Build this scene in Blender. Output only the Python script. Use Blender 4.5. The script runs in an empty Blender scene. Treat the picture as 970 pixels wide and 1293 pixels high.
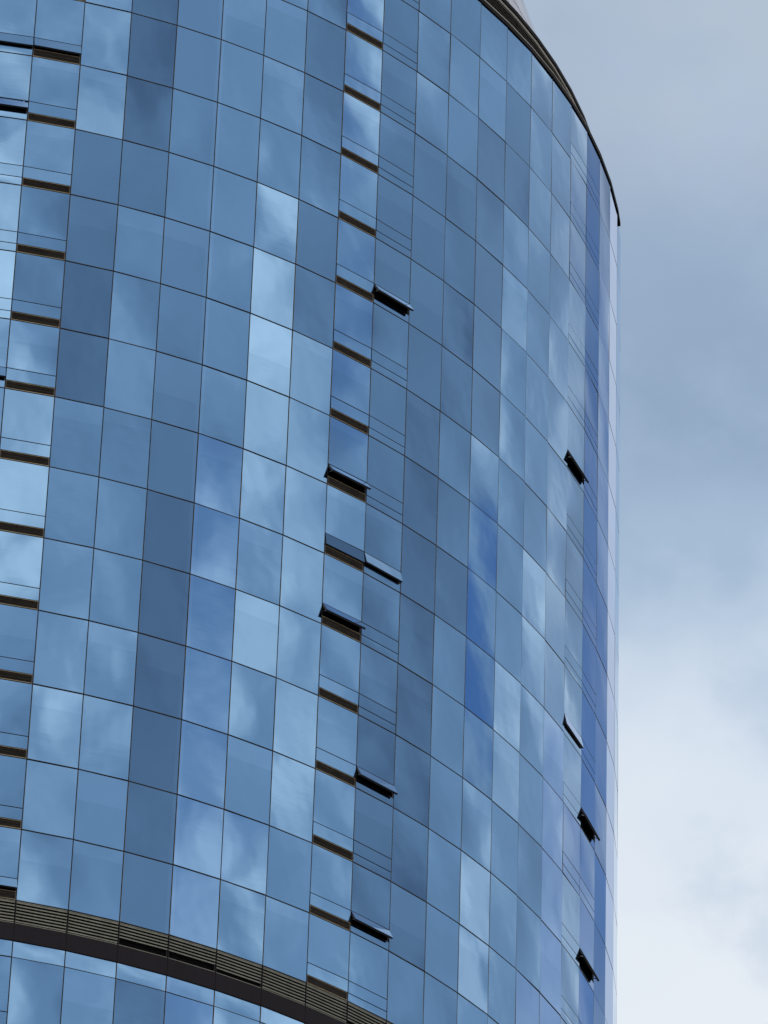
import bpy, bmesh, math, random
import numpy as np
from mathutils import Vector, Matrix
random.seed(7); rng = np.random.RandomState(7)
C = bpy.context.scene.collection
R = math.radians
sc = bpy.context.scene

# ------------------------------------------------------------------ dimensions (metres)
S = 3.3                                   # storey height
EYE = 1.6                                 # height of the camera above the ground
H0, DH, W = R(13.2776), R(3.55335), 0.58887 * S      # heading of bay 1, turn per bay, bay width
RC = W / (2 * math.sin(DH / 2))           # circumradius of the facetted drum
ZT = EYE + 45.7155 * S                    # level of storey line 0
P1 = Vector((-4.41744 * S, 53.03084 * S))
def heading(i): return H0 + (i - 1) * DH
def theta(i): return heading(i) - DH / 2
CX = P1.x - RC * math.sin(theta(1)); CY = P1.y + RC * math.cos(theta(1))
def off(r):
    if r <= 11: return r
    return {12: 11.922, 13: 12.83}.get(r, 12.83)
BELT = [12.83, 13.125, 13.345, 13.55]     # louvre top, fascia top, transom glass top, tall glass top (storeys below line 0)
def zl(o): return ZT - o * S              # level of an offset in storeys, in world z
def pt(i, rad=RC, z=0.0):
    t = theta(i)
    if 19 < i < 60: rad -= 0.02 * min(i - 19, 3) ** 2        # the drum flattens a little past its right shoulder
    return Vector((rad * math.sin(t), -rad * math.cos(t), z))      # relative to the tower axis
def bay(i, rad=RC):
    """origin at the left joint of bay i, unit vectors along the bay and outwards, width"""
    a, b = pt(i, rad), pt(i + 1, rad); u = (b - a); w = u.length; u /= w
    return a, u, Vector((u.y, -u.x, 0)), w
UP = Vector((0, 0, 1))

# ------------------------------------------------------------------ camera
cam_d = bpy.data.cameras.new('camera'); cam = bpy.data.objects.new('camera', cam_d); C.objects.link(cam)
F_PX, PITCH, ROLL = 7259.36, R(35.7245), R(1.97869)
cam_d.sensor_fit = 'HORIZONTAL'; cam_d.sensor_width = 36; cam_d.lens = 36 * F_PX / 970
cam_d.clip_start = 0.1; cam_d.clip_end = 20000
fw = Vector((0, math.cos(PITCH), math.sin(PITCH))); up0 = Vector((0, -math.sin(PITCH), math.cos(PITCH))); rt0 = Vector((1, 0, 0))
rt = rt0 * math.cos(ROLL) + up0 * math.sin(ROLL)
up = up0 * math.cos(ROLL) - rt0 * math.sin(ROLL)
cam.matrix_world = Matrix(((rt.x, up.x, -fw.x, 0), (rt.y, up.y, -fw.y, 0), (rt.z, up.z, -fw.z, EYE), (0, 0, 0, 1)))
sc.camera = cam
EYEP = Vector((0, 0, EYE))
def pix(p):
    d = p - EYEP; k = F_PX / d.dot(fw)
    return 485 + k * d.dot(rt), 646.5 - k * d.dot(up)
def pixdir(x, y): return (fw + rt * ((x - 485) / F_PX) - up * ((y - 646.5) / F_PX)).normalized()

# ------------------------------------------------------------------ the cloudy sky, as nodes and as numpy (to set out the glass)
SUN_EL, SUN_AZ = R(48), R(232)            # azimuth clockwise from +Y: the sun stands behind and to the left of the camera
N1 = dict(scale=8.0, detail=5.0, rough=0.48, stretch=(1, 1, 1.5), shift=(3.1, 7.7, 1.3))
WISP = dict(scale=34.0, detail=6.0, rough=0.6, stretch=(1, 1, 0.6), shift=(1.7, 6.1, 2.3))
N2 = dict(scale=7.0, detail=4.0, rough=0.52, stretch=(1, 1, 1.4), shift=(11.3, 2.9, 5.1))
CDARK, CMID, CWHITE = (0.205, 0.225, 0.275), (0.49, 0.53, 0.59), (1.6, 1.36, 1.19)
CLO, CHI = 0.33, 0.69
BLO, BHI = 0.67, 0.76
BLUE = (0.10, 0.19, 0.42)                 # about what the clear sky gives between the clouds
def rot(x, k): return ((x << np.uint32(k)) | (x >> np.uint32(32 - k)))
def hash3(x, y, z):
    with np.errstate(over='ignore'):
        s = np.uint32((0xdeadbeef + (3 << 2) + 13) & 0xffffffff)
        a = x.astype(np.int64).astype(np.uint32) + s; b = y.astype(np.int64).astype(np.uint32) + s; c = z.astype(np.int64).astype(np.uint32) + s
        c ^= b; c -= rot(b, 14); a ^= c; a -= rot(c, 11); b ^= a; b -= rot(a, 25); c ^= b; c -= rot(b, 16)
        a ^= c; a -= rot(c, 4); b ^= a; b -= rot(a, 14); c ^= b; c -= rot(b, 24)
    return c
def perlin(p):
    f = np.floor(p); i = f.astype(np.int64); t = p - f
    fd = t * t * t * (t * (t * 6 - 15) + 10)
    out = 0
    for dx in (0, 1):
        for dy in (0, 1):
            for dz in (0, 1):
                h = hash3(i[..., 0] + dx, i[..., 1] + dy, i[..., 2] + dz) & np.uint32(15)
                x, y, z = t[..., 0] - dx, t[..., 1] - dy, t[..., 2] - dz
                u = np.where(h < 8, x, y); vt = np.where((h == 12) | (h == 14), x, z); v = np.where(h < 4, y, vt)
                g = np.where(h & 1, -u, u) + np.where(h & 2, -v, v)
                wx = fd[..., 0] if dx else 1 - fd[..., 0]; wy = fd[..., 1] if dy else 1 - fd[..., 1]; wz = fd[..., 2] if dz else 1 - fd[..., 2]
                out = out + g * wx * wy * wz
    return 0.9820 * out
def fbm(d, n):
    p = (d * np.array(n['stretch']) + np.array(n['shift'])) * n['scale']
    amp, s, m, f = 1.0, 0, 0, 1.0
    for k in range(int(n['detail']) + 1):
        s = s + perlin(p * f) * amp; m += amp; amp *= n['rough']; f *= 2
    return 0.5 * s / m + 0.5
def sstep(x, a, b):
    t = np.clip((x - a) / (b - a), 0, 1); return t * t * (3 - 2 * t)
# reaches of unseen cloud made darker or brighter for what the panes mirror: azimuth, elevation, inner and outer radius in degrees, weight
REACH = [(93, 35.5, 5, 9.5, -0.32), (133, 35, 2.5, 6, -0.28), (117.5, 36, 2, 5, 0.25), (146, 39, 2, 5, -0.22), (30, 36, 1, 3, 0.1)]
# small gaps of clear sky, put out of view so panes mirror blue
HOLES = [(36.5, 34.5, 3.6, 6.2, 0.85), (75.6, 33.4, 0.4, 1.2, 0.9), (125.3, 34.5, 0.5, 3.0, 0.4), (54, 32, 0.6, 1.8, 0.6), (104, 39.5, 0.3, 1.8, 0.5)]
def azel(a, e): return (math.sin(R(a)) * math.cos(R(e)), math.cos(R(a)) * math.cos(R(e)), math.sin(R(e)))
def sky_np(d):
    c = (fbm(d, N1) - CLO) / (CHI - CLO)
    for (a, e, r0, r1, k) in REACH: c = c + k * sstep(d @ np.array(azel(a, e)), math.cos(R(r1)), math.cos(R(r0)))
    c = np.clip(c, 0, 1)[..., None]
    col = np.array(CDARK) + (np.array(CMID) - CDARK) * np.clip(2 * c, 0, 1)
    col = col + (np.array(CWHITE) - col) * np.clip(2 * c - 1, 0, 1)
    b = sstep(fbm(d, N2), BLO, BHI)[..., None]
    col = col + (np.array(BLUE) - col) * b
    for (a, e, r0, r1, k) in HOLES:
        h = sstep(d @ np.array(azel(a, e)), math.cos(R(r1)), math.cos(R(r0)))[..., None] * k
        col = col + (np.array(BLUE) - col) * h
    w = sstep(d @ np.array(V1), math.cos(R(11)), math.cos(R(7.5)))[..., None]
    return col + (np.array(BANK) - col) * w
V1, BANK = azel(19, 37), (0.66, 0.70, 0.80)          # a bright bank of unseen cloud, added to whiten the rightmost panes
TA, TE, TS = (0.0, 195.0), (24.0, 50.0), 0.15
_a, _e = np.meshgrid(np.radians(np.arange(*TA, TS)), np.radians(np.arange(*TE, TS)), indexing='ij')
TABLE = sky_np(np.stack([np.sin(_a) * np.cos(_e), np.cos(_a) * np.cos(_e), np.sin(_e)], -1))
def sky_at(d):
    a = np.degrees(np.arctan2(d[..., 0], d[..., 1])) % 360; e = np.degrees(np.arcsin(np.clip(d[..., 2], -1, 1)))
    return TABLE[np.clip(((a - TA[0]) / TS).round().astype(int), 0, TABLE.shape[0] - 1), np.clip(((e - TE[0]) / TS).round().astype(int), 0, TABLE.shape[1] - 1)]

def mk(nt, t, **kw):
    n = nt.nodes.new(t)
    for k, v in kw.items(): setattr(n, k, v)
    return n
def wire(nt, a, b): nt.links.new(a, b)
def math_n(nt, op, a, b=None, clamp=False):
    n = mk(nt, 'ShaderNodeMath', operation=op, use_clamp=clamp)
    for k, v in enumerate((a, b)):
        if v is None: continue
        if isinstance(v, (int, float)): n.inputs[k].default_value = v
        else: wire(nt, v, n.inputs[k])
    return n.outputs[0]
def vmath(nt, op, a, b):
    n = mk(nt, 'ShaderNodeVectorMath', operation=op)
    for k, v in enumerate((a, b)):
        if isinstance(v, (tuple, list, Vector)): n.inputs[k].default_value = v
        elif isinstance(v, (int, float)): n.inputs[k].default_value = (v, v, v)
        else: wire(nt, v, n.inputs[k])
    return n.outputs['Value'] if op == 'DOT_PRODUCT' else n.outputs[0]
def mixc(nt, fac, a, b):
    n = mk(nt, 'ShaderNodeMix', data_type='RGBA')
    for k, v in ((0, fac), (6, a), (7, b)):
        if isinstance(v, (int, float)): n.inputs[k].default_value = v
        elif isinstance(v, (tuple, list)): n.inputs[k].default_value = (*v, 1)[:4]
        else: wire(nt, v, n.inputs[k])
    return n.outputs[2]
def maprange(nt, v, a, b, smooth=False):
    n = mk(nt, 'ShaderNodeMapRange', interpolation_type='SMOOTHSTEP' if smooth else 'LINEAR', clamp=True)
    wire(nt, v, n.inputs[0]); n.inputs[1].default_value = a; n.inputs[2].default_value = b
    return n.outputs[0]
def noise_node(nt, vec, n):
    v = vmath(nt, 'MULTIPLY', vec, n['stretch']); v = vmath(nt, 'ADD', v, n['shift'])
    t = mk(nt, 'ShaderNodeTexNoise', noise_dimensions='3D'); wire(nt, v, t.inputs['Vector'])
    t.inputs['Scale'].default_value = n['scale']; t.inputs['Detail'].default_value = n['detail']; t.inputs['Roughness'].default_value = n['rough']
    t.inputs['Lacunarity'].default_value = 2.0; t.inputs['Distortion'].default_value = 0
    return t.outputs['Fac']
STR = 0.13
world = bpy.data.worlds.new('World'); sc.world = world; world.use_nodes = True
nt = world.node_tree; nt.nodes.clear()
tc = mk(nt, 'ShaderNodeTexCoord'); dirv = tc.outputs['Generated']
sky = mk(nt, 'ShaderNodeTexSky', sky_type='NISHITA', sun_disc=False, sun_elevation=SUN_EL, sun_rotation=SUN_AZ)
sky.air_density = 1.0; sky.dust_density = 0.6; sky.ozone_density = 2.5
c = math_n(nt, 'DIVIDE', math_n(nt, 'SUBTRACT', noise_node(nt, dirv, N1), CLO), CHI - CLO)
def spot(a, e, r0, r1): return maprange(nt, vmath(nt, 'DOT_PRODUCT', dirv, azel(a, e)), math.cos(R(r1)), math.cos(R(r0)), True)
for (a, e, r0, r1, k) in REACH: c = math_n(nt, 'ADD', c, math_n(nt, 'MULTIPLY', spot(a, e, r0, r1), k))
wisp = noise_node(nt, dirv, WISP)
amp = maprange(nt, c, 0.30, 0.75)
amp = math_n(nt, 'ADD', math_n(nt, 'MULTIPLY', amp, 1.35), 0.22)
c = math_n(nt, 'ADD', c, math_n(nt, 'MULTIPLY', math_n(nt, 'SUBTRACT', wisp, 0.5), amp))
c = math_n(nt, 'ADD', c, 0.0, True)
c2 = math_n(nt, 'MULTIPLY', c, 2.0)
col = mixc(nt, math_n(nt, 'MULTIPLY', c, 2.0, True), CDARK, CMID)
col = mixc(nt, math_n(nt, 'SUBTRACT', c2, 1.0, True), col, CWHITE)
# the smooth cloud bank low in the sky beside the tower: pale below, thinning to grey blue above
V0 = pixdir(900, 640)
sep = mk(nt, 'ShaderNodeSeparateXYZ'); wire(nt, dirv, sep.inputs[0])
def zpix(y): return pixdir(880, y).z
zb, zt = zpix(1500), zpix(-200)
lump = noise_node(nt, dirv, dict(scale=16.0, detail=5.0, rough=0.5, stretch=(1, 1, 1.3), shift=(4.4, 1.9, 8.3)))
zz = math_n(nt, 'ADD', sep.outputs[2], math_n(nt, 'MULTIPLY', math_n(nt, 'SUBTRACT', lump, 0.5), 0.09))
ramp = mk(nt, 'ShaderNodeValToRGB'); wire(nt, maprange(nt, zz, zb, zt), ramp.inputs[0])
def lin(c): return tuple(((v / 255 + 0.055) / 1.055) ** 2.4 if v > 10 else v / 255 / 12.92 for v in c)
stops = [(1500, (234, 240, 247)), (1150, (227, 235, 244)), (960, (216, 227, 240)), (790, (196, 212, 230)), (640, (166, 188, 213)),
         (430, (146, 169, 196)), (200, (157, 177, 202)), (20, (172, 188, 208)), (-200, (186, 200, 214))]
el = ramp.color_ramp.elements
for k, (y, cc) in enumerate(stops):
    p = (zpix(y) - zb) / (zt - zb)
    e = el[k] if k < 2 else el.new(p)
    e.position = p
for k, e in enumerate(sorted(el, key=lambda e: e.position)):
    e.color = (*lin(stops[k][1]), 1)
near = maprange(nt, vmath(nt, 'DOT_PRODUCT', dirv, V0), math.cos(R(13)), math.cos(R(8)), True)
clear = maprange(nt, noise_node(nt, dirv, N2), BLO, BHI, True)
cloud10 = vmath(nt, 'MULTIPLY', col, 1 / STR)
allsky = mixc(nt, clear, cloud10, sky.outputs[0])
lump2 = noise_node(nt, dirv, dict(scale=26.0, detail=6.0, rough=0.55, stretch=(1, 1, 1.2), shift=(0.4, 5.9, 3.3)))
lumpf = math_n(nt, 'MULTIPLY', maprange(nt, lump2, 0.47, 0.68, True), 0.42)
bank10 = vmath(nt, 'MULTIPLY', mixc(nt, lumpf, ramp.outputs[0], lin((168, 190, 216))), 1 / STR)
clear10 = vmath(nt, 'MULTIPLY', sky.outputs[0], 1.25)
for (a, e, r0, r1, k) in HOLES: allsky = mixc(nt, math_n(nt, 'MULTIPLY', spot(a, e, r0, r1), k), allsky, clear10)
white = maprange(nt, vmath(nt, 'DOT_PRODUCT', dirv, V1), math.cos(R(11)), math.cos(R(7.5)), True)      # the added bright bank further right
allsky = mixc(nt, white, allsky, vmath(nt, 'MULTIPLY', BANK, 1 / STR))
allsky = mixc(nt, near, allsky, bank10)
bg = mk(nt, 'ShaderNodeBackground'); bg.inputs[1].default_value = STR; wire(nt, allsky, bg.inputs[0])
wo = mk(nt, 'ShaderNodeOutputWorld'); wire(nt, bg.outputs[0], wo.inputs[0])
sun_d = bpy.data.lights.new('sun', 'SUN'); sun_d.energy = 1.4; sun_d.angle = R(10); sun_d.color = (1, 0.95, 0.88)
sun = bpy.data.objects.new('sun', sun_d); C.objects.link(sun)
sdir = Vector((math.sin(SUN_AZ) * math.cos(SUN_EL), math.cos(SUN_AZ) * math.cos(SUN_EL), math.sin(SUN_EL)))
sun.rotation_euler = sdir.to_track_quat('Z', 'Y').to_euler()
vs = sc.view_settings; vs.view_transform = 'Standard'; vs.look = 'None'; vs.exposure = 0; vs.gamma = 1; vs.use_curve_mapping = False

# ------------------------------------------------------------------ materials
def material(name, rgb, rough=0.5, metallic=0.0, vary=0.0, vscale=3.0, bump=None, spec=0.5):
    m = bpy.data.materials.new(name); m.use_nodes = True; t = m.node_tree; b = t.nodes['Principled BSDF']
    b.inputs['Roughness'].default_value = rough; b.inputs['Metallic'].default_value = metallic; b.inputs['Specular IOR Level'].default_value = spec
    g = mk(t, 'ShaderNodeNewGeometry')
    if vary:
        n = noise_node(t, g.outputs['Position'], dict(scale=vscale, detail=4.0, rough=0.6, stretch=(1, 1, 0.5), shift=(0, 0, 0)))
        k = mixc(t, maprange(t, n, 0.3, 0.7), tuple(v * (1 - vary) for v in rgb), tuple(min(1, v * (1 + vary)) for v in rgb))
        wire(t, k, b.inputs['Base Color'])
    else: b.inputs['Base Color'].default_value = (*rgb, 1)
    if bump:
        h = None
        for (amp, scale, st, det) in bump:
            n = noise_node(t, g.outputs['Position'], dict(scale=scale, detail=det, rough=0.5, stretch=st, shift=(0.3, 0.7, 0.1)))
            n = math_n(t, 'MULTIPLY', n, amp)
            h = n if h is None else math_n(t, 'ADD', h, n)
        bp = mk(t, 'ShaderNodeBump'); bp.inputs['Strength'].default_value = 1; bp.inputs['Distance'].default_value = 1.0
        wire(t, h, bp.inputs['Height']); wire(t, bp.outputs[0], b.inputs['Normal'])
    return m
TINT = (0.228, 0.438, 0.71)
GLASS = material('coated_blue_glass', TINT, rough=0.035, metallic=1.0, vary=0.035, vscale=0.25,
                 bump=[(0.0030, 0.55, (1, 1, 0.8), 2.0), (0.00009, 1.0, (1.2, 1.2, 7.0), 2.0)])
GLASS_PALER = material('paler_coated_glass', tuple(v * 1.05 + 0.012 for v in TINT), rough=0.035, metallic=1.0, vary=0.035, vscale=0.25,
                 bump=[(0.0030, 0.55, (1, 1, 0.8), 2.0)])  # lighter glass tint, for lowered blinds and for plain edge strips
FRAME = material('dark_anodised_aluminium', (0.02, 0.02, 0.025), rough=0.5, vary=0.3)
EDGE = material('pane_edge_seal', (0.34, 0.30, 0.19), rough=0.6, vary=0.3)
BROWN = material('brown_louvre_paint', (0.10, 0.088, 0.074), rough=0.55, vary=0.25, vscale=1.2)
SILL = material('pale_bronze_trim', (0.40, 0.34, 0.22), rough=0.45, vary=0.2)
OLIVE = material('olive_louvre_aluminium', (0.25, 0.26, 0.21), rough=0.5, vary=0.2)
FASCIA = material('dark_plum_fascia', (0.013, 0.010, 0.015), rough=0.5, vary=0.25, vscale=0.6, spec=0.2)
COPE = material('black_coping', (0.006, 0.006, 0.008), rough=0.6, spec=0.12)
PALE = material('pale_metal_flashing', (0.44, 0.43, 0.38), rough=0.45, vary=0.15)
INSIDE = material('dim_interior', (0.07, 0.055, 0.042), rough=0.9, vary=0.4, vscale=1.0)
ROOF = material('grey_roof_membrane', (0.25, 0.25, 0.24), rough=0.9, vary=0.2)
STEEL = material('steel_stay', (0.45, 0.45, 0.45), rough=0.35, metallic=1.0)

# ------------------------------------------------------------------ mesh helpers
class MB:
    def __init__(s): s.v = []; s.f = []; s.m = []; s.sm = []; s.ln = {}
    def face(s, pts, mat=0, smooth=False):
        b = len(s.v); s.v += [tuple(p) for p in pts]; s.f.append(tuple(range(b, b + len(pts)))); s.m.append(mat); s.sm.append(smooth)
    def grid(s, g, mat=0, smooth=True, nrm=None, pick=None):
        """g[row][col] of points, rows upwards"""
        b = len(s.v); nr, ncol = len(g), len(g[0])
        for row in g: s.v += [tuple(p) for p in row]
        for i in range(nr - 1):
            for j in range(ncol - 1):
                a = b + i * ncol + j
                if nrm: s.ln[len(s.f)] = [nrm[i][j], nrm[i][j + 1], nrm[i + 1][j + 1], nrm[i + 1][j]]
                s.f.append((a, a + 1, a + ncol + 1, a + ncol)); s.m.append(pick(i, j) if pick else mat); s.sm.append(smooth)
    def box(s, o, u, v, n, u0, u1, v0, v1, n0, n1, mat=0, mats=None):
        """a box in the frame (o; u, v, n)"""
        q = lambda a, b, c: o + u * a + v * b + n * c
        M = mats or {}
        for key, pts in (('front', ((u0, v0, n1), (u1, v0, n1), (u1, v1, n1), (u0, v1, n1))), ('back', ((u1, v0, n0), (u0, v0, n0), (u0, v1, n0), (u1, v1, n0))),
                         ('bottom', ((u0, v0, n0), (u1, v0, n0), (u1, v0, n1), (u0, v0, n1))), ('top', ((u0, v1, n1), (u1, v1, n1), (u1, v1, n0), (u0, v1, n0))),
                         ('left', ((u0, v0, n0), (u0, v0, n1), (u0, v1, n1), (u0, v1, n0))), ('right', ((u1, v0, n1), (u1, v0, n0), (u1, v1, n0), (u1, v1, n1)))):
            s.face([q(*p) for p in pts], M.get(key, mat))
    def build(s, name, mats, parent=None, origin=None):
        me = bpy.data.meshes.new(name)
        if origin is not None: s.v = [(x - origin.x, y - origin.y, z - origin.z) for x, y, z in s.v]
        me.from_pydata(s.v, [], s.f)
        for m in (mats if isinstance(mats, (list, tuple)) else [mats]): me.materials.append(m)
        me.polygons.foreach_set('material_index', s.m); me.polygons.foreach_set('use_smooth', s.sm); me.update()
        if s.ln:
            me.normals_split_custom_set([tuple(q) for k, f in enumerate(s.f) for q in (s.ln.get(k) or [(0, 0, 0)] * len(f))])
        o = bpy.data.objects.new(name, me); C.objects.link(o)
        if parent: o.parent = parent
        if origin is not None: o.location = origin
        return o
def ring(mb, cols, prof, mat=0, mats=None, gap=None):
    """sweep a (radius offset, z) outline round the bays in cols; outline runs with outward faces for clockwise order"""
    for i in cols:
        for k in range(len(prof)):
            (r0, z0), (r1, z1) = prof[k], prof[(k + 1) % len(prof)]
            mb.face([pt(i, RC + r0, z0), pt(i + 1, RC + r0, z0), pt(i + 1, RC + r1, z1), pt(i, RC + r1, z1)], mats[k] if mats else mat)

# ------------------------------------------------------------------ what each pane shows: brightness of the cloud it mirrors, storey -3 down to 12
LEV = {
 -1: [6]*16, 0: [6, 6, 6, 6, 6.5, 7, 7.6, 8.6, 6.5, 5, 5, 5, 5, 5, 5, 5],
 1: [5, 5, 5, 5, 4.2, 4.2, 3, 3.2, 4, 6.4, 7.2, 7, 4, 4, 3.8, 4.5],
 2: [6, 6, 6, 6.6, 5.6, 3, 2.2, 1.6, 1.6, 3.6, 4.2, 4.2, 6, 5.8, 5, 4.6],
 3: [3, 2, 1.5, 1, 1.2, 3, 4, 4, 4.5, 3.6, 4, 4.2, 5.2, 5, 4.5, 4.2],
 4: [4, 4, 4, 4, 4, 4, 3.6, 3.5, 3, 2.6, 1.8, 1.3, 1.6, 1.4, 2, 3],
 5: [5, 5, 5, 5, 5, 5, 4.6, 4.6, 4.5, 4.1, 3.9, -4, -4.2, 4.6, 5, 5],
 6: [4, 4, 4.5, 5, 5.5, 6, 8, 8, 7.5, 7.4, 6.4, 7, 6.5, 6, 6.4, 6],
 7: [3, 2.6, 2.5, 3, 3.5, 3, 3.1, 5, 5.2, 5.5, 6, 6, 7.6, 7, 5.4, 5],
 8: [5, 5, 5.5, 5.5, 5, 3.6, 3, 3, 3, 4.6, 5, 4.6, 5, 5, 5, 5],
 9: [3, 3, 3, 3, 2.8, 3, 3, 3.1, 3, 2.8, 2.7, 2.5, 2.2, 2.2, 2.3, 4],
 10: [4, 4.2, 4.4, 3, 2.8, 2.8, 2.8, 2, 2, 1.7, 1.6, 1.6, 1.8, 2.2, 2.6, 4.5],
 11: [4.4, 4.5, 4, 3, 2.6, 2.6, 3, 3.2, 3, 2.2, 4, 4.3, 4, 4, 4, 3.6],
 12: [4.2, 4, 3, 3, 3, 3.5, 3.2, 4, 3.4, -2.8, -1.8, 4, 5, 6, 5.6, 5],
 13: [4.2, 3.2, 3.1, 5, 4.6, 4.6, 4.6, 5, 5, 5.6, 5.6, 5.2, 4.6, 4.6, 4.6, 4.6],
 14: [4.6, 5, 5, 4.2, 5, 6.2, 5.6, 4.4, 6, 5.6, 5, 5, 3.6, 3.6, 3.6, 4],
 15: [4.6, 4.6, 4.6, 4.6, 4.6, 4.6, 4.6, 5, 5.4, 5.6, 5.4, 5, 4.6, 4.4, 4.4, 4.4],
 16: [4.8, 4.8, 4.8, 4.8, 4.8, 5, 5.2, 5.6, 5.8, 5.8, 5.6, 5, 5.6, 5.8, 6, 6],
 17: [-4.2, -4.2, -4.2, -4.2, -4, -4, -3.6, -3.4, -3.2, -3.2, -3.6, 4, 4.4, -3.8, -4, -4],
 18: [5, 5, 5.2, 5.2, 5, 5, 4.8, -4.2, -4, -4, 4.4, -4.2, -4.2, 4.6, 4.6, 4.6],
}
TAB = [(1, (64, 98, 144)), (3, (77, 115, 164)), (5, (97, 139, 193)), (7, (127, 169, 215)), (9, (172, 202, 231))]
def target(i, r):
    L = LEV.get(i)
    if L is None: return None
    l = L[min(max(r + 3, 0), 15)]
    if r == 13 and i <= 8: l = 6.2
    a = abs(l)
    srgb = np.array([np.interp(a, [t[0] for t in TAB], [t[1][k] for t in TAB]) for k in range(3)])
    if l < 0: srgb = srgb * np.array([0.92, 0.97, 1.12])
    if i >= 12 and l > 0: srgb = srgb + np.array([10, 6, 0]) * min(1, (i - 11) / 4)
    return np.array(lin(srgb))
YAW = np.linspace(-2.2, 2.2, 31); TIP = np.linspace(-1.2, 1.2, 17)
def set_out(i, r, centre, u, n):
    """how a pane sits in its frame (yaw, tip in degrees): a small lean that lets it mirror the piece of cloud seen in the photograph"""
    tg = target(i, r)
    if tg is None: return rng.uniform(-0.8, 0.8), rng.uniform(-0.4, 0.4)
    yy, tt = np.meshgrid(YAW, TIP, indexing='ij')
    ay, at = np.radians(yy), np.radians(tt)
    nn = np.array(n)[None, None] + np.tan(ay)[..., None] * np.array(u) + np.tan(at)[..., None] * np.array(UP)
    nn /= np.linalg.norm(nn, axis=-1, keepdims=True)
    d = np.array(((centre + Vector((CX, CY, 0))) - EYEP).normalized())
    dn = (nn * d).sum(-1)
    rf = d - 2 * dn[..., None] * nn
    smp = 0; lo = np.full(yy.shape, 9.0); hi = np.zeros(yy.shape)
    for (a, b) in ((0, 0), (0.35, 0), (-0.35, 0), (0, 0.35), (0, -0.35)):       # the pane mirrors a patch, not a point
        q = rf + R(a) * np.array(u) + R(b) * np.array(UP); q /= np.linalg.norm(q, axis=-1, keepdims=True)
        q = sky_at(q); smp = smp + q / 5; lo = np.minimum(lo, q.sum(-1)); hi = np.maximum(hi, q.sum(-1))
    fr = (1 - np.abs(dn))[..., None] ** 5
    T = np.array(TINT); pred = (T + (1 - T) * fr) * smp
    err = ((np.log(pred + 0.01) - np.log(tg + 0.01)) ** 2 * np.array([0.25, 0.5, 0.25])).sum(-1)
    err = err + 0.003 * (yy / 2.2) ** 2 + 0.003 * (tt / 1.2) ** 2
    if r == -3: err = err + 9 * (np.abs(tt) > 0.01)       # the top row stands plumb under the coping
    ca, cb = pred / pred.sum(-1, keepdims=True), tg / tg.sum()
    err = err + 6 * ((ca - cb) ** 2).sum(-1) + 0.03 * np.log(hi / lo) ** 2
    k = np.unravel_index(np.argmin(err), err.shape)
    return yy[k], tt[k]

# ------------------------------------------------------------------ the tower
tower = bpy.data.objects.new('glass_tower', None); C.objects.link(tower); tower.location = (CX, CY, 0)
tower['label'] = 'round blue glass office tower with dark floor joints and a few propped open vents'; tower['category'] = 'tower'
GAP = 0.022; PAN = 0.03
SEE = range(-3, 27)                        # bays modelled in full; the others are the plain back of the drum
VENT = {0: False, 1: True, 8: True, 9: False, 16: False, 17: False, -7: False, -8: True, 24: True, 25: False}  # bay: louvre below the vent?
OPEN = {(0, 0): 16, (0, 1): 24, (0, 5): 18, (1, 0): 19, (1, 12): 22, (8, 5): 36, (8, 6): 9, (8, 7): 34, (9, 2): 33, (9, 6): 17, (9, 9): 29, (9, 11): 30,
        (16, 2): 27, (16, 6): 12, (17, 7): 27, (17, 9): 27}
VT, VB = 0.705, 0.878                      # top and bottom of the vent, as shares of the storey
rows = []                                  # (index, top offset, bottom offset)
for r in range(-3, 13): rows.append((r, -2.93 if r == -3 else off(r), off(r + 1)))
rows.append((13, BELT[2], BELT[3])); rows.append((14, BELT[3], BELT[3] + 0.98))
o = BELT[3] + 0.98; k = 15
while zl(o) > 3.6 * 1.2: rows.append((k, o, o + 1)); o += 1; k += 1
LASTZ = zl(o)

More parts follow.
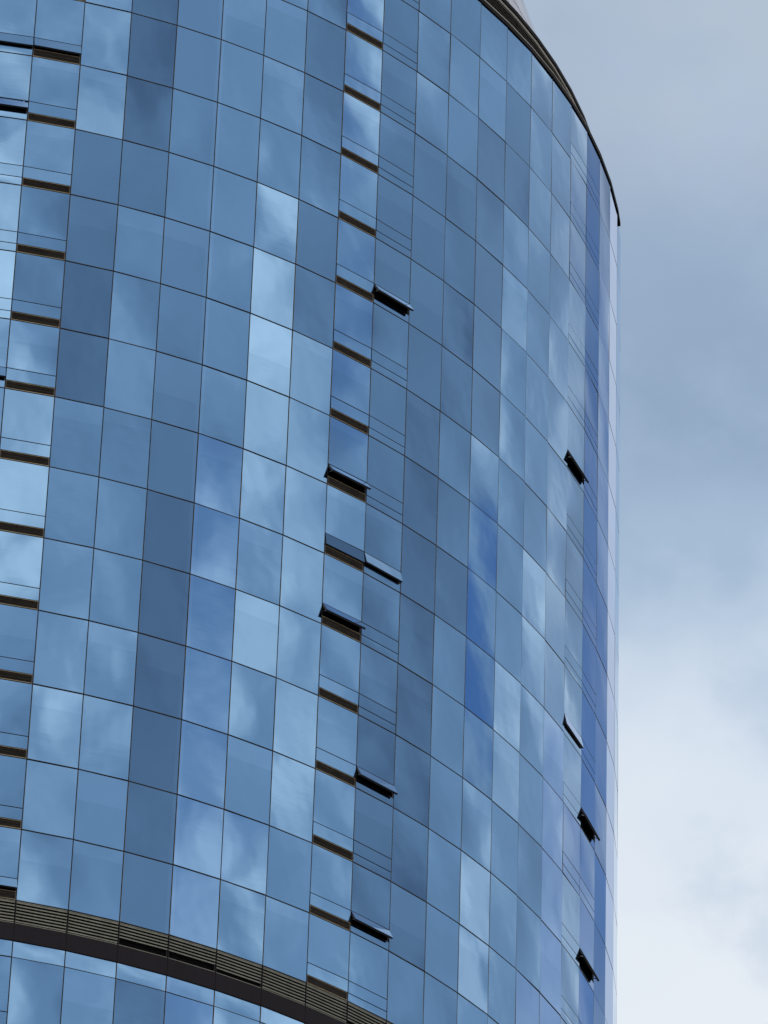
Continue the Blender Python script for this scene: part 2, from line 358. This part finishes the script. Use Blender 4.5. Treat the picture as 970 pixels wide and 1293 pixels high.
LEAN = 0.3                                 # most of a pane's lean is the slight warp of toughened glass, carried by its normals; the edge moves little
def pane(mb, o, u, n, u0, u1, z0, z1, yaw, tip, bow, fine, blind=0, edge_strip=0):
    """one pane of coated glass, leaning by yaw / tip degrees about its middle and bowed by a few millimetres"""
    cu, cz = (u0 + u1) / 2, (z0 + z1) / 2; ty, tp = math.tan(R(yaw)) * LEAN, math.tan(R(tip)) * LEAN
    def P(a, b, d=0.0):
        x, y = (a - u0) / (u1 - u0) * 2 - 1, (b - z0) / (z1 - z0) * 2 - 1
        q = -(a - cu) * ty - (b - cz) * tp + bow * (1 - x * x) * (1 - y * y) + d
        return o + u * a + UP * b + n * q
    if fine:
        ks = [0, .07, .2, .36, .5, .64, .8, .93, 1]
        us = [u0 + (u1 - u0) * k for k in ks]
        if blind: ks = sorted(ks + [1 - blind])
        zs = [z0 + (z1 - z0) * k for k in ks]
    else: us, zs = [u0, u1], [z0, z1]
    def N(a, b):
        x, y = (a - u0) / (u1 - u0) * 2 - 1, (b - z0) / (z1 - z0) * 2 - 1
        gx = math.tan(R(yaw)) + bow * 2 * x * (1 - y * y) * 2 / (u1 - u0); gz = math.tan(R(tip)) + bow * 2 * y * (1 - x * x) * 2 / (z1 - z0)
        return (n + u * gx + UP * gz).normalized()
    mb.grid([[P(a, b) for a in us] for b in zs], 0, True, [[N(a, b) for a in us] for b in zs],
            lambda i, j: 2 if (blind and zs[i] > z1 - (z1 - z0) * (blind + 0.001)) or (edge_strip > 0 and fine and j == len(us) - 2) or (edge_strip < 0 and fine and j == 0) else 0)
    c = [(u0, z0), (u1, z0), (u1, z1), (u0, z1)]
    for k in range(4):
        a, b = c[k], c[(k + 1) % 4]
        mb.face([P(*a, -PAN), P(*b, -PAN), P(*b), P(*a)], 1)

panes = []                                 # (projected area, builder arguments)
def inframe(o, u, u0, u1, z0, z1):
    b = o + Vector((CX, CY, 0)); q = [pix(b + u * a + UP * z) for a, z in ((u0, z0), (u1, z0), (u1, z1), (u0, z1))]
    q = [(min(max(x, 0), 970), min(max(y, 0), 1293)) for x, y in q]
    return abs(sum(q[k][0] * q[(k + 1) % 4][1] - q[(k + 1) % 4][0] * q[k][1] for k in range(4))) / 2
def facing(i):
    a, u, n, w = bay(i); p = a + u * w / 2 + Vector((CX, CY, zl(0))) - EYEP
    return p.dot(n) < 0
fullbays = [i for i in SEE]
back = MB()
def add_pane(i, r, o, u, n, u0, u1, z0, z1, lean=None):
    ctr = o + u * (u0 + u1) / 2 + UP * (z0 + z1) / 2
    lean = lean or set_out(i, r, ctr, u, n)
    bow = rng.uniform(-0.004, 0.004) * min(1, (z1 - z0) / 2)
    seen = facing(i) and -3 <= r <= 14
    panes.append((inframe(o, u, u0, u1, z0, z1) if seen else 0, (o, u, n, u0, u1, z0, z1, lean[0], lean[1], bow, seen, rng.choice([0.18, 0.27, 0.27, 0.42, 0.58]) if seen and r > -3 and rng.rand() < 0.3 else 0, {4: 1, 5: -1}.get(i, 0))))  # last entry: paler strip along one pane edge in two neighbouring bays
    return lean

# ---- vents: part awning_window (the fixed surround) > sash > nothing deeper, built where it sits
def awning(i, r, o, u, n, w, z0, z1, lean):
    deg = OPEN.get((i, r), 0)
    base = o + u * w / 2 + UP * z1
    m = MB(); t = 0.035; d0, d1 = -0.16, -0.034
    a0, a1 = GAP, w - GAP
    m.box(o, u, UP, n, a0, a1, z1 - t, z1 - 0.006, d0, d1); m.box(o, u, UP, n, a0, a1, z0 + 0.006, z0 + t, d0, d1)
    m.box(o, u, UP, n, a0, a0 + t, z0 + t, z1 - t, d0, d1); m.box(o, u, UP, n, a1 - t, a1, z0 + t, z1 - t, d0, d1)
    win = m.build('awning_window', FRAME, tower, base)
    if deg: win['label'] = 'vent window propped open' if deg > 14 else 'vent window opened a crack'
    # the sash, in its own frame: origin on the hinge line
    U0, U1, V0_, V1_ = -w / 2 + GAP, w / 2 - GAP, -(z1 - z0) + GAP * 0.8, -GAP * 0.8
    ro = Matrix.Rotation(R(deg), 3, u)     # turn the foot of the sash outwards
    nn, vv = n.copy(), UP.copy()
    if deg:
        nn = ro @ n; vv = ro @ UP
        if (vv * -1).dot(n) < 0: ro = Matrix.Rotation(-R(deg), 3, u); nn = ro @ n; vv = ro @ UP
    s = MB(); O = Vector((0, 0, 0)); f = 0.05
    for (b0, b1, e0, e1) in ((U0, U1, V1_ - f, V1_), (U0, U1, V0_, V0_ + f), (U0, U0 + f, V0_ + f, V1_ - f), (U1 - f, U1, V0_ + f, V1_ - f)):
        s.box(O, u, vv, nn, b0, b1, e0, e1, -0.032 - (0.05 if deg else 0.002), -0.0305)
    sash = s.build('sash', FRAME, win)
    g = MB()
    ty, tp = (math.tan(R(lean[0])) * LEAN, math.tan(R(lean[1])) * LEAN) if not deg else (0, 0)
    q = lambda a, b, c=0: O + u * a + vv * b + nn * (c - a * ty - (b - (V0_ + V1_) / 2) * tp)
    cs = [(U0, V0_), (U1, V0_), (U1, V1_), (U0, V1_)]
    if not deg: g.ln[0] = [(n + u * math.tan(R(lean[0])) + UP * math.tan(R(lean[1]))).normalized()] * 4
    g.face([q(*p) for p in cs], 0); g.face([q(*p, -0.03) for p in reversed(cs)], 1)
    for k in range(4): g.face([q(*cs[k], -0.03), q(*cs[(k + 1) % 4], -0.03), q(*cs[(k + 1) % 4]), q(*cs[k])], 1)
    g.build('pane', [GLASS, FRAME], win)
    if deg > 14:
        for sx in (U0 + 0.07, U1 - 0.07):
            b = MB(); foot = u * sx + vv * (V0_ * 0.8) - nn * 0.08; head = u * sx - UP * (z1 - z0) * 0.55 - n * 0.1
            ax = (foot - head); L = ax.length; ax /= L; sd = u; nr = ax.cross(sd).normalized()
            b.box(head, sd, ax, nr, -0.012, 0.012, 0, L, -0.012, 0.012); b.build('stay', STEEL, win)

def louvre(i, r, o, u, n, w, z0, z1):
    m = MB(); a0, a1 = GAP, w - GAP; t = 0.03
    m.box(o, u, UP, n, a0, a0 + t, z0 + 0.03, z1 - 0.01, -0.12, -0.004); m.box(o, u, UP, n, a1 - t, a1, z0 + 0.03, z1 - 0.01, -0.12, -0.004)
    ns = 7; hh = (z1 - z0 - 0.05) / ns
    for k in range(ns):
        zc = z0 + 0.035 + hh * (k + 0.5) + rng.uniform(-0.004, 0.004)
        d = (n * 0.05 - UP * (0.026 + rng.uniform(-0.006, 0.006))); up_ = n.cross(u) if False else (d.cross(u)).normalized()
        if up_.z < 0: up_ = -up_
        m.box(o + UP * zc - n * 0.06, u, up_, d.normalized(), a0 + t, a1 - t, -0.007, 0.007, -0.055, 0.055)
    m.face([o + u * a0 + UP * z0 - n * 0.125, o + u * a1 + UP * z0 - n * 0.125, o + u * a1 + UP * z1 - n * 0.125, o + u * a0 + UP * z1 - n * 0.125], 0)
    ob = m.build('louvre_grille', BROWN, tower, o + u * w / 2 + UP * z0)
    t_ = MB(); t_.box(Vector((0, 0, 0)), u, UP, n, -w / 2 + GAP, w / 2 - GAP, 0.002, 0.026, -0.12, 0.003); t_.box(Vector((0, 0, 0)), u, UP, n, -w / 2 + GAP, w / 2 - GAP, z1 - z0 - 0.010, z1 - z0 + 0.008, -0.05, -0.006)
    t_.build('sill_trim', SILL, ob)

for i in SEE:
    a, u, n, w = bay(i)
    for (r, o0, o1) in rows:
        z1, z0 = zl(o0), zl(o1)
        g = GAP; gz = 0.030
        if i in VENT and r != 13 and r <= 15:
            h = z1 - z0 if r != -3 else S
            zt_, zb_ = z0 + h * (1 - VT), z0 + h * (1 - VB)
            lean = add_pane(i, r, a, u, n, g, w - g, zt_ + 0.02, z1 - gz)
            if facing(i):
                awning(i, r, a, u, n, w, zb_, zt_, lean)
                if VENT[i]: louvre(i, r, a, u, n, w, z0 + 0.012, zb_ - 0.012)
                else: add_pane(i, r, a, u, n, g, w - g, z0 + gz, zb_ - 0.02, lean)
            else: add_pane(i, r, a, u, n, g, w - g, z0 + gz, zt_ - 0.02, lean)
        else:
            add_pane(i, r, a, u, n, g, w - g, z0 + gz * (0.6 if r == 13 else 1), z1 - gz * (0.6 if r == 14 else 1))
panes.sort(key=lambda t: -t[0])
for ar, arg in panes[:100]:
    m = MB(); pane(m, *arg)
    org = arg[0] + arg[1] * (arg[3] + arg[4]) / 2 + UP * arg[5]
    m.build('glass_panel', [GLASS, EDGE, GLASS_PALER], tower, org)
rest = MB()
for ar, arg in panes[100:]: pane(rest, *arg)
BACKB = [i for i in range(27, 98)]
for i in BACKB:
    a, u, n, w = bay(i)
    for (r, o0, o1) in rows: pane(rest, a, u, n, GAP, w - GAP, zl(o1) + 0.026, zl(o0) - 0.026, rng.uniform(-.8, .8), rng.uniform(-.4, .4), 0, False)
gc = rest.build('glass_cladding', [GLASS, EDGE, GLASS_PALER], tower); gc['kind'] = 'stuff'
ALL = list(range(-3, 98))

# ---- the grid of mullions and transoms behind the joints
m = MB()
TOPZ, BOTZ = zl(-2.93), LASTZ
for i in range(-3, 99):
    p = pt(i); t = theta(i); n = Vector((math.sin(t), -math.cos(t), 0)); u = Vector((math.cos(t), math.sin(t), 0))
    m.box(p, u, UP, n, -0.05, 0.05, BOTZ, TOPZ, -0.17, -0.036)
lines = sorted({round(x, 5) for (r, a_, b_) in rows for x in (a_, b_)})
for i in SEE:
    a, u, n, w = bay(i)
    for ln in lines:
        if BELT[0] + 0.01 < ln < BELT[2] - 0.01: continue
        z = zl(ln); m.box(a, u, UP, n, 0.05, w - 0.05, z - 0.05, z + 0.05, -0.165, -0.034)
for i in VENT:
    if i not in SEE: continue
    a, u, n, w = bay(i)
    for (r, o0, o1) in rows:
        if r == 13 or r > 15: continue
        z1, z0 = zl(o0), zl(o1); h = z1 - z0 if r != -3 else S
        for s_ in (VT, VB):
            z = z0 + h * (1 - s_); m.box(a, u, UP, n, 0.05, w - 0.05, z - 0.022, z + 0.022, -0.15, -0.0335)
m.build('curtain_wall_grid', FRAME, tower)

# ---- dim rooms behind: floor slabs and an inner wall
m = MB()
for (r, o0, o1) in rows:
    z = zl(o1); ring(m, ALL, [(-0.20, z - 0.18), (-0.20, z + 0.12), (-3.2, z + 0.12), (-3.2, z - 0.18)])
ring(m, ALL, [(-3.0, BOTZ), (-3.0, TOPZ)])
m.build('interior_core', INSIDE, tower)
# ---- belt of olive louvres and dark fascia
lz1, lz0, fz0 = zl(BELT[0]), zl(BELT[1]), zl(BELT[2])
m = MB(); ns = 7; hh = (lz1 - lz0 - 0.06) / ns
dark_bays = {4: (0, 2), 5: (0, 2), 6: (0, 1), 9: (0, 1), -2: (0, 1), 13: (0, 2)}
for i in ALL:
    a, u, n, w = bay(i)
    q = dark_bays.get(i, ())
    m.box(a, u, UP, n, 0.03, w - 0.03, lz1 - 0.05, lz1 - 0.026, -0.1, -0.006)
    m.box(a, u, UP, n, 0.03, w - 0.03, lz0 + 0.004, lz0 + 0.03, -0.1, 0.004)
    for k in range(ns):
        if k in range(*q) if q else False: continue
        zc = lz0 + 0.035 + hh * (k + 0.5)
        m.box(a + UP * zc, u, UP, n, 0.03, w - 0.03, -0.026, 0.026, -0.03, -0.008)
m.build('louvre_band', OLIVE, tower)
m = MB(); ring(m, ALL, [(-0.11, lz0 - 0.01), (-0.11, lz1 - 0.01)])
for i in ALL:
    p = pt(i); t = theta(i); n = Vector((math.sin(t), -math.cos(t), 0)); u = Vector((math.cos(t), math.sin(t), 0))
    m.box(p, u, UP, n, -0.022, 0.022, lz0, lz1 - 0.03, -0.108, -0.002)
m.build('louvre_backing', COPE, tower)
m = MB()
for i in ALL:
    a, u, n, w = bay(i)
    m.box(a, u, UP, n, 0.006, w - 0.006, fz0 + 0.03, lz0 - 0.004, -0.1, 0.012)
    m.box(a, u, UP, n, 0.006, w - 0.006, fz0 + 0.006, fz0 + 0.027, -0.1, 0.006)
m.build('belt_fascia', FASCIA, tower)
# ---- roof edge: dark coping, pale flashing, set-back louvre ring, pale band, cap, sloping glass crown
cz0, cz1 = TOPZ - 0.03, TOPZ + 0.19
END = 20.5                                 # the coping stops short here
CB = [i for i in ALL if i < 20 or i > 40]
prof = [(0.05, cz0), (0.05, cz1), (-0.5, cz1), (-0.5, cz0)]
m = MB(); ring(m, CB, prof)
for k in range(4):
    (r0, z0), (r1, z1) = prof[k], prof[(k + 1) % 4]
    m.face([pt(20, RC + r0, z0), pt(END, RC + r0, z0), pt(END, RC + r1, z1), pt(20, RC + r1, z1)])
m.face([pt(END, RC + r_, z_) for r_, z_ in prof])
m.build('coping', COPE, tower)
m = MB(); ring(m, CB, [(0.015, cz1 + 0.004), (0.015, cz1 + 0.11), (-0.10, cz1 + 0.11), (-0.10, cz1 + 0.004)]); m.build('flashing', PALE, tower)
SB, RH = 0.245 * S, 0.715 * S
m = MB(); ring(m, ALL, [(-0.45, cz1 - 0.03), (-SB - 0.4, cz1 - 0.03)]); ring(m, ALL, [(-SB - 0.3, cz1 + RH - 0.3), (-RC, cz1 + RH - 0.3)])
m.build('roof', ROOF, tower)
bz = cz1
m = MB(); ring(m, ALL, [(-SB - 0.06, bz), (-SB - 0.06, bz + RH - 0.36), (-SB - 0.3, bz + RH - 0.36), (-SB - 0.3, bz)])
for i in ALL:
    a, u, n, w = bay(i, RC - SB)
    k = 0.06
    while k < RH - 0.45:
        m.box(a + UP * (bz + k), u, UP, n, 0.02, w - 0.02, 0, 0.03, -0.055, 0.0); k += 0.14
m.build('roof_louvre', material('umber_louvre', (0.035, 0.034, 0.024), 0.6, vary=0.25), tower)
m = MB(); ring(m, ALL, [(-SB + 0.02, bz + RH - 0.355), (-SB + 0.02, bz + RH - 0.205), (-SB - 0.3, bz + RH - 0.205), (-SB - 0.3, bz + RH - 0.355)]); m.build('roof_band', PALE, tower)
m = MB(); ring(m, ALL, [(-SB + 0.08, bz + RH - 0.20), (-SB + 0.08, bz + RH), (-SB - 0.45, bz + RH), (-SB - 0.45, bz + RH - 0.20)]); m.build('roof_cap', COPE, tower)
# glass crown: upright at first, then leaning in
cp = [(1.28, bz + RH - 0.05), (1.58, TOPZ + 3.0)] + [(1.58 + 0.3 * S * k, TOPZ + 3.0 + S * k) for k in (1, 2, 3, 4, 5)]
m = MB(); fr = MB()
for i in ALL:
    for (s0, z0), (s1, z1) in zip(cp, cp[1:]):
        q = [pt(i, RC - s0, z0), pt(i + 1, RC - s0, z0), pt(i + 1, RC - s1, z1), pt(i, RC - s1, z1)]
        cc = sum(q, Vector()) / 4
        m.face([cc + (p - cc) * 0.975 for p in q], 0)
        nrm = (q[1] - q[0]).cross(q[3] - q[0]).normalized()
        fr.face([p - nrm * 0.015 for p in q], 0)
m.build('crown_glazing', material('grey_crown_glass', (0.20, 0.26, 0.38), 0.15, 0.3, vary=0.05, spec=0.3), tower); fr.build('crown_frame', FRAME, tower)
m = MB(); m.face([pt(i, RC - cp[-1][0], cp[-1][1]) for i in ALL], 0); m.build('crown_roof', ROOF, tower)
# street storey
m = MB(); ring(m, ALL, [(0.05, -0.02), (0.05, LASTZ)])
for i in range(-3, 98, 4):
    p = pt(i); t = theta(i); n = Vector((math.sin(t), -math.cos(t), 0)); u = Vector((math.cos(t), math.sin(t), 0))
    m.box(p, u, UP, n, -0.4, 0.4, 0, LASTZ - 0.003, 0.0, 0.3)
m.build('plinth', material('grey_stone', (0.3, 0.29, 0.27), 0.7, vary=0.2), tower)

# ------------------------------------------------------------------ ground
g = MB(); G = 9000
g.face([(-G, -G, 0), (G, -G, 0), (G, G, 0), (-G, G, 0)])
gr = g.build('ground', material('paving', (0.16, 0.155, 0.15), 0.85, vary=0.25, vscale=0.2)); gr['kind'] = 'structure'
